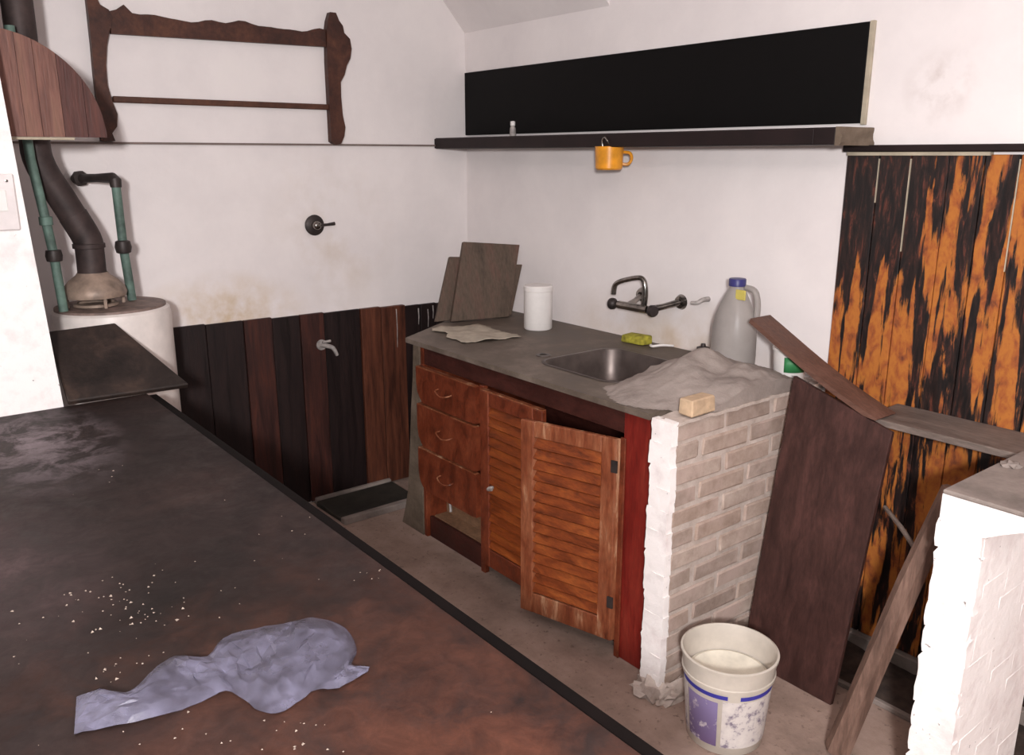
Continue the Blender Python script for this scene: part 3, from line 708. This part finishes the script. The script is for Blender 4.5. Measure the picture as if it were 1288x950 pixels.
o = board('leaning_board', q, 0.02, 'stack', None, -nrm); tag(o, 'shorter board behind the tallest one, showing at its right', 'board', 'boards leaning in the corner')

# creased paper
bm = bmesh.new(); N = 22; g = []
Pq = [Vector((0.525, -0.565, 0)), Vector((0.845, -0.625, 0)), Vector((0.90, -0.37, 0)), Vector((0.56, -0.345, 0))]
for i in range(N+1):
    row = []
    for j in range(N+1):
        a_, b_ = i/N, j/N
        p = Pq[0]*(1-a_)*(1-b_)+Pq[1]*a_*(1-b_)+Pq[2]*a_*b_+Pq[3]*(1-a_)*b_
        e = 0.02*fbm(a_*4, b_*4, 5); p += Vector((e, 0.02*fbm(a_*4, b_*4, 9), 0))
        p.z = 0.884+abs(fbm(p.x*7, p.y*7, 2))*0.016; row.append(bm.verts.new(p))
    g.append(row)
for i in range(N):
    for j in range(N): bm.faces.new((g[i][j], g[i+1][j], g[i+1][j+1], g[i][j+1]))
o = from_bm('paper_sheet', bm, 'paper', None, True); md = o.modifiers.new('s', 'SOLIDIFY'); md.thickness = 0.0015
tag(o, 'creased greyish paper sheet lying on the worktop', 'paper')

# white cylinder
o = thing('white_canister', 'plain white cylindrical canister on the worktop', 'canister', (0.785, -0.185, 0.881))
lathe('body', [(0, 0), (0.058, 0), (0.061, 0.004), (0.061, 0.165)], (0.785, -0.185, 0.8808), 'white_plastic', o, 36)
lathe('lid', [(0.061, 0.165), (0.063, 0.167), (0.063, 0.185), (0.058, 0.190), (0, 0.191)], (0.785, -0.185, 0.8808), 'white_plastic', o, 36)

# sponge
o = box('sponge', 1.20, 1.315, -0.095, -0.03, 0.8805, 0.915, 'sponge', None, 0.008, 2, 0.004); tag(o, 'yellow green sponge behind the sink', 'sponge')
o = tube('plastic_strip', [(1.345, -0.075, 0.887), (1.37, -0.09, 0.89), (1.40, -0.065, 0.896), (1.44, -0.05, 0.898)], [0.006, 0.005, 0.005, 0.004], 'white_plastic', None, 8, 3); tag(o, 'small bent white plastic strip beside the sponge', 'plastic strip')
o = lathe('drain_plug', [(0, 0), (0.022, 0), (0.026, 0.01), (0.024, 0.03), (0.010, 0.034), (0.008, 0.044), (0, 0.045)], (1.575, -0.04, 0.885), 'dark_fitting', None, 18); tag(o, 'small dark rubber plug by the wall behind the powder', 'plug')

# heap of grey cement powder: height field over worktop end and pillar top
def heap_h(x, y):
    def g_(cx, cy, rx, ry, h):
        d = math.sqrt(((x-cx)/rx)**2+((y-cy)/ry)**2); return h*max(0.0, 1-d)**1.0 if d < 1 else 0
    h = max(g_(1.84, -0.37, 0.26, 0.38, 0.125), g_(1.96, -0.33, 0.26, 0.34, 0.10), g_(1.74, -0.30, 0.16, 0.22, 0.055), g_(1.78, -0.55, 0.17, 0.17, 0.040))
    k = 1.0
    for (cx, cy, r) in ((1.782, -0.135, 0.088), (2.0, -0.12, 0.066), (1.575, -0.04, 0.034)):
        if math.hypot(x-cx, y-cy) < r: return -0.02
    if x > 2.012 and -0.70 < y < -0.575: return -0.02
    return h*(1.0+0.22*fbm(x*7, y*7))+0.004*fbm(x*26, y*26, 7)-0.008
bm = bmesh.new(); N1, N2 = 70, 84; g = []
X0, X1, Y0, Y1 = 1.60, 2.064, -0.735, -0.02
for i in range(N1+1):
    row = []
    for j in range(N2+1):
        x = X0+(X1-X0)*i/N1; y = Y0+(Y1-Y0)*j/N2
        inb = bx0-0.02 < x < bx1+0.02 and by0-0.02 < y < by1+0.02
        row.append((x, y, heap_h(x, y)*(0.0 if inb else 1.0)-(0.02 if inb else 0)))
    g.append(row)
vv = {}
def gv(i, j):
    if (i, j) not in vv:
        x, y, h = g[i][j]; vv[(i, j)] = bm.verts.new((x, y, 0.8812+max(h, 0.0)))
    return vv[(i, j)]
for i in range(N1):
    for j in range(N2):
        if max(g[a_][b_][2] for a_ in (i, i+1) for b_ in (j, j+1)) > 0.0: bm.faces.new((gv(i, j), gv(i+1, j), gv(i+1, j+1), gv(i, j+1)))
ext = bmesh.ops.extrude_face_region(bm, geom=bm.faces[:])
for v in [e for e in ext['geom'] if isinstance(e, bmesh.types.BMVert)]: v.co.z = 0.8806
o = from_bm('cement_powder', bm, 'powder', None, True); tag(o, 'heap of grey cement powder at the end of the worktop', 'cement powder', None, 'stuff')

o = box('block', 2.02, 2.072, -0.69, -0.585, 0.885, 0.932, 'beige_block', None, 0.004, 1, 0.004); tag(o, 'small beige block on top of the brick pillar', 'block')

# jug
o = thing('plastic_jug', 'translucent grey plastic jug with dark blue cap', 'jug', (1.80, -0.14, 0.8815))
JB = (1.782, -0.135, 0.8750+0.0065)
lathe('body', [(0, 0), (0.066, 0), (0.074, 0.008), (0.076, 0.06), (0.074, 0.15), (0.066, 0.195), (0.052, 0.235), (0.036, 0.268), (0.026, 0.287), (0.024, 0.300)], JB, 'jug', o, 32, None, 1.05, 0.95)
lathe('cap', [(0.026, 0.297), (0.029, 0.298), (0.029, 0.320), (0.027, 0.323), (0, 0.324)], JB, 'cap_blue', o, 24)
tube('handle', [(JB[0]+0.026, JB[1]+0.012, 1.175), (JB[0]+0.058, JB[1]+0.020, 1.165), (JB[0]+0.070, JB[1]+0.024, 1.12), (JB[0]+0.070, JB[1]+0.02, 1.05)], [0.010, 0.011, 0.011, 0.012], 'jug', o, 10, 4)
box('tag', JB[0]+0.018, JB[0]+0.058, JB[1]-0.032, JB[1]-0.026, 1.138, 1.172, 'yellow', o, 0.002)

# white tub
o = thing('white_tub', 'small white tub with green label under the tilted plank', 'tub', (2.0, -0.165, 0.882))
TB = (2.0, -0.12, 0.886)
lathe('body', [(0, 0), (0.046, 0), (0.048, 0.003), (0.055, 0.105), (0.058, 0.107), (0.058, 0.114), (0.052, 0.114), (0.046, 0.006), (0, 0.006)], TB, 'white_plastic', o, 32)
bm = bmesh.new(); ra = []
for k in range(9):
    a_ = math.radians(-75+k*10)
    ra.append([bm.verts.new((TB[0]+r*math.cos(a_), TB[1]+r*math.sin(a_), z)) for r, z in ((0.0525, TB[2]+0.04), (0.0558, TB[2]+0.09))])
for a_, b_ in zip(ra, ra[1:]): bm.faces.new((a_[0], b_[0], b_[1], a_[1]))
lb = from_bm('label', bm, 'green', o, True); md = lb.modifiers.new('s', 'SOLIDIFY'); md.thickness = 0.001

# wall faucet
o = thing('wall_faucet', 'tarnished chrome wall faucet with swan spout above the sink', 'faucet', (1.33, -0.06, 1.05))
tube('body', [(1.205, -0.118, 1.035), (1.36, -0.118, 1.035)], 0.016, 'chrome', o, 14)
tube('inlet', [(1.36, -0.118, 1.035), (1.39, -0.07, 1.045), (1.425, -0.002, 1.062)], [0.015, 0.012, 0.014], 'chrome', o, 12)
tube('inlet', [(1.255, -0.118, 1.037), (1.24, -0.06, 1.05), (1.22, -0.002, 1.065)], [0.014, 0.011, 0.013], 'chrome', o, 12)
for p in ((1.425, -0.0008, 1.062), (1.22, -0.0008, 1.065)): lathe('escutcheon', [(0.010, 0), (0.030, 0), (0.024, 0.012), (0.012, 0.014)], p, 'chrome', o, 20, (0, -1, 0))
for x, s in ((1.19, -1), (1.372, 1)):
    h = lathe('handle', [(0, 0), (0.014, 0), (0.022, 0.008), (0.024, 0.02), (0.020, 0.03), (0, 0.034)], (x, -0.118, 1.035), 'dark_fitting', o, 12, (s, -0.2, 0))
tube('spout', [(1.34, -0.118, 1.045), (1.346, -0.119, 1.10), (1.336, -0.12, 1.145), (1.305, -0.122, 1.153), (1.225, -0.125, 1.132), (1.19, -0.126, 1.112), (1.181, -0.126, 1.075)], [0.012, 0.011, 0.0105, 0.010, 0.010, 0.010, 0.011], 'chrome', o, 12, 5)
o = tube('pipe_stub', [(1.555, -0.001, 1.09), (1.555, -0.035, 1.09), (1.545, -0.05, 1.08), (1.52, -0.055, 1.077)], [0.010, 0.009, 0.008, 0.007], 'limescale', None, 10, 3); tag(o, 'small pale pipe stub on the wall left of the jug', 'pipe')

# ------------------------------------------------------------------ boards right of the pillar
o = thing('horizontal_plank', 'grey plank lying level in front of the scraped boards', 'plank', (2.8, -0.11, 0.85))
board('plank', [(2.335, -0.222, 0.866), (3.25, -0.222, 0.866), (3.25, -0.020, 0.866), (2.325, -0.020, 0.866)], 0.020, 'plank_grey', o, (0, 0, -1))
box('bracket', 3.14, 3.17, -0.20, -0.018, 0.815, 0.8455, 'beam', o); box('bracket', 3.14, 3.17, -0.045, -0.018, 0.66, 0.815, 'beam', o)
o = thing('panel_board', 'tall brown board standing against the brick pillar', 'board', (2.26, -0.3, 0))
board('board', [(2.088, -0.385, 0.001), (2.412, -0.385, 0.001), (2.432, -0.246, 0.845), (2.100, -0.246, 0.945)], 0.018, 'tall', o, (0, 1, 0.2))
# tilted plank with a slight sag
bm = bmesh.new(); n_ = 12; A0, A1 = Vector((1.925, -0.245, 1.100)), Vector((2.385, -0.245, 0.872)); ring = []
for i in range(n_+1):
    t_ = i/n_; p = A0.lerp(A1, t_); p.z -= 0.018*math.sin(math.pi*t_)*(0.4+0.6*t_); p.z = max(p.z, 0.872)
    ring.append([bm.verts.new(p+Vector(d_)) for d_ in ((0, 0, 0), (0, 0.105, 0), (-0.006, 0.105, -0.014), (-0.006, 0, -0.014))])
for a_, b_ in zip(ring, ring[1:]):
    for i in range(4): bm.faces.new((a_[i], b_[i], b_[(i+1) % 4], a_[(i+1) % 4]))
bm.faces.new(ring[0]); bm.faces.new(ring[-1][::-1])
for v in bm.verts:
    if v.co.x > 2.30: v.co.z = max(v.co.z, 0.8665)
o = from_bm('tilted_plank', bm, 'plank_brown'); tag(o, 'brown plank tilted from the grey plank up towards the jug', 'plank')
# old beam and thin stick
o = tube('old_beam', [(2.545, -0.562, 0.012), (2.60, -0.535, 0.28), (2.655, -0.505, 0.55), (2.715, -0.475, 0.82)], [0.036, 0.033, 0.032, 0.026], 'beam', None, 7)
tag(o, 'rough old wooden beam leaning against the whitewashed pillar', 'beam')
o = tube('thin_stick', [(2.437, -0.245, 0.618), (2.54, -0.352, 0.624), (2.646, -0.464, 0.621)], [0.006, 0.0065, 0.006], 'plank_grey', None, 6)
tag(o, 'thin pale stick wedged between brown board and old beam', 'stick')
# dirt niche
bm = bmesh.new(); g = []
for i in range(41):
    row = []
    for j in range(15):
        x = 2.09+1.0*i/40; y = -0.255+0.215*j/14; row.append(bm.verts.new((x, y, 0.003+max(0, 0.014*fbm(x*14, y*14)+0.006))))
    g.append(row)
for i in range(40):
    for j in range(14): bm.faces.new((g[i][j], g[i+1][j], g[i+1][j+1], g[i][j+1]))
ext = bmesh.ops.extrude_face_region(bm, geom=bm.faces[:])
for v in [e for e in ext['geom'] if isinstance(e, bmesh.types.BMVert)]: v.co.z = 0.0008
o = from_bm('floor_dirt', bm, 'dirt', None, True); tag(o, 'dark dirt on the floor below the scraped boards', 'dirt', None, 'stuff')
o = box('cement_curb', 2.09, 3.2, -0.275, -0.257, 0.0, 0.018, 'cement', None, 0.003); tag(o, 'low pale cement curb along the dirt strip', 'curb')

# ------------------------------------------------------------------ paint bucket
o = thing('paint_bucket', 'white plastic paint bucket with blue and purple label', 'bucket', (2.29, -0.735, 0))
B = (2.29, -0.735, 0.0005)
def br(z): return 0.106+0.022*(z/0.27)
lathe('body', [(0, 0), (br(0)-0.004, 0), (br(0), 0.004), (br(0.205), 0.205), (br(0.21)+0.005, 0.207), (br(0.215)+0.006, 0.218), (br(0.22)+0.003, 0.220), (br(0.26)+0.003, 0.262), (br(0.26)+0.007, 0.264), (br(0.27)+0.007, 0.272), (br(0.27)+0.001, 0.274), (br(0.26)-0.003, 0.262), (br(0.16)-0.003, 0.165), (br(0.02)-0.004, 0.012), (0, 0.010)], B, 'bucket', o, 56)
def patch(name, a0, a1, z0, z1, mat, off, k=24):
    bm = bmesh.new(); rr = []
    for i in range(k+1):
        a_ = math.radians(a0+(a1-a0)*i/k)
        rr.append([bm.verts.new((B[0]+(br(z)+d_)*math.cos(a_), B[1]+(br(z)+d_)*math.sin(a_), B[2]+z)) for z, d_ in ((z0, off*0.2), (z0, off), (z1, off), (z1, off*0.2))])
    for a_, b_ in zip(rr, rr[1:]):
        for i in range(4): bm.faces.new((a_[i], b_[i], b_[(i+1) % 4], a_[(i+1) % 4]))
    bm.faces.new(rr[0]); bm.faces.new(rr[-1][::-1])
    return from_bm(name, bm, mat, o, True)
# camera looks at the bucket from azimuth about -54 degrees
patch('blue_band', -160, -52, 0.186, 0.198, 'blue', 0.0012)
patch('blue_band', -36, 40, 0.186, 0.198, 'blue', 0.0012)
patch('purple_label', -112, -64, 0.028, 0.172, 'label', 0.0012)
patch('scuffed_label', -58, 30, 0.028, 0.180, 'label_white', 0.0010)
patch('scuffed_label', -150, -117, 0.028, 0.180, 'label_white', 0.0010)
lathe('dried_paint', [(br(0.19)-0.0065, 0.196), (0.105, 0.199), (0.092, 0.190), (0.05, 0.184), (0, 0.186)], B, 'dried_paint', o, 32)

# ------------------------------------------------------------------ board leaning on the heater
o = board('leaning_shelf_board', [(0.765, -2.043, 0.880), (0.755, -1.675, 0.872), (0.515, -1.828, 1.062), (0.515, -2.035, 1.058)], 0.022, 'heater_board', None, (-0.5, 0, -1), 0.004)
tag(o, 'near black board propped against the water heater', 'board')

# ------------------------------------------------------------------ table in the foreground
o = thing('long_table', 'long dark worn wooden table top in the foreground', 'table', (1.9, -2.3, 0))
box('tabletop', 0.737, 3.12, -2.80, -1.806, 0.815, 0.858, 'table', o, 0.003)
box('edge_strip', 0.737, 3.12, -1.8055, -1.776, 0.805, 0.851, 'edge', o, 0.003)
for x in (0.80, 3.04):
    for y in (-2.74, -1.86): box('leg', x, x+0.06, y, y+0.05, 0.0, 0.8148, 'edge', o, 0.004)
box('apron', 0.86, 3.04, -1.845, -1.825, 0.72, 0.8148, 'edge', o, 0.002)

# crumpled plastic film
up = [(2.36, -2.357), (2.362, -2.327), (2.398, -2.298), (2.352, -2.242), (2.344, -2.209), (2.375, -2.177), (2.336, -2.133), (2.345, -2.076), (2.361, -2.03), (2.373, -1.994), (2.43, -1.970), (2.50, -1.985), (2.533, -2.012), (2.553, -1.992)]
lw = [(2.445, -2.378), (2.46, -2.335), (2.472, -2.297), (2.482, -2.246), (2.481, -2.215), (2.478, -2.185), (2.515, -2.172), (2.548, -2.165), (2.572, -2.146), (2.566, -2.112), (2.555, -2.083), (2.565, -2.065), (2.572, -2.048), (2.562, -2.000)]
def samp(L_, t_):
    n_ = len(L_); f_ = t_*(n_-1); i = min(int(f_), n_-2); k = f_-i
    p0, p1, p2, p3 = (Vector(L_[max(0, min(n_-1, q))]+(0,)) for q in (i-1, i, i+1, i+2))
    return 0.5*(2*p1+(p2-p0)*k+(2*p0-5*p1+4*p2-p3)*k*k+(3*p1-p0-3*p2+p3)*k**3)
bm = bmesh.new(); NA, NB = 44, 9; g = []; rnd = random.Random(11)
for i in range(NA+1):
    row = []
    for j in range(NB+1):
        ji = rnd.uniform(-0.45, 0.45) if 0 < j < NB and 0 < i < NA else 0
        jj = rnd.uniform(-0.4, 0.4) if 0 < j < NB else 0
        t_ = (i+ji)/NA; s_ = (j+jj)/NB; p = samp(up, t_).lerp(samp(lw, t_), s_)
        e = min(1.0, 5*min(s_, 1-s_, t_*2, (1-t_)*2))
        p.z = 0.8612+rnd.uniform(0, 0.002)+e*(0.009*(1+fbm(p.x*11, p.y*9, 3))+rnd.uniform(0, 0.0035))
        row.append(bm.verts.new(p))
    g.append(row)
for i in range(NA):
    for j in range(NB):
        q = (g[i][j], g[i+1][j], g[i+1][j+1], g[i][j+1])
        if rnd.random() < 0.5: bm.faces.new((q[0], q[1], q[2])); bm.faces.new((q[0], q[2], q[3]))
        else: bm.faces.new((q[0], q[1], q[3])); bm.faces.new((q[1], q[2], q[3]))
o = from_bm('plastic_film', bm, 'film', None, False); md = o.modifiers.new('s', 'SOLIDIFY'); md.thickness = 0.0008
tag(o, 'crumpled bluish plastic film lying on the dark table', 'plastic film')

# crumbs of plaster on the table
bm = bmesh.new(); rnd = random.Random(3)
spots = [(2.10, -2.27, 0.11, 46), (2.17, -2.21, 0.06, 22), (2.30, -2.28, 0.05, 14), (2.29, -1.845, 0.03, 6), (2.2, -2.1, 0.35, 26), (1.43, -2.10, 0.06, 5), (2.64, -2.15, 0.05, 16), (2.55, -2.25, 0.10, 14)]
for (sx, sy, sp, n_) in spots:
    for k in range(n_):
        x, y = rnd.gauss(sx, sp*0.6), min(-1.82, rnd.gauss(sy, sp*0.6)); r = rnd.choice((0.0010, 0.0013, 0.0016, 0.0016, 0.002, 0.0024, 0.0034)); a_ = rnd.uniform(0, 6.28)
        vs = [bm.verts.new((x+r*rnd.uniform(.6, 1.3)*math.cos(a_+q*2.09), y+r*rnd.uniform(.6, 1.3)*math.sin(a_+q*2.09), 0.8582)) for q in range(3)]
        tp = bm.verts.new((x, y, 0.8582+r*rnd.uniform(.5, 1.0)))
        bm.faces.new(vs)
        for q in range(3): bm.faces.new((vs[q], vs[(q+1) % 3], tp))
o = from_bm('plaster_crumbs', bm, 'debris'); tag(o, 'scattered pale plaster crumbs on the dark table', 'crumbs', None, 'stuff')
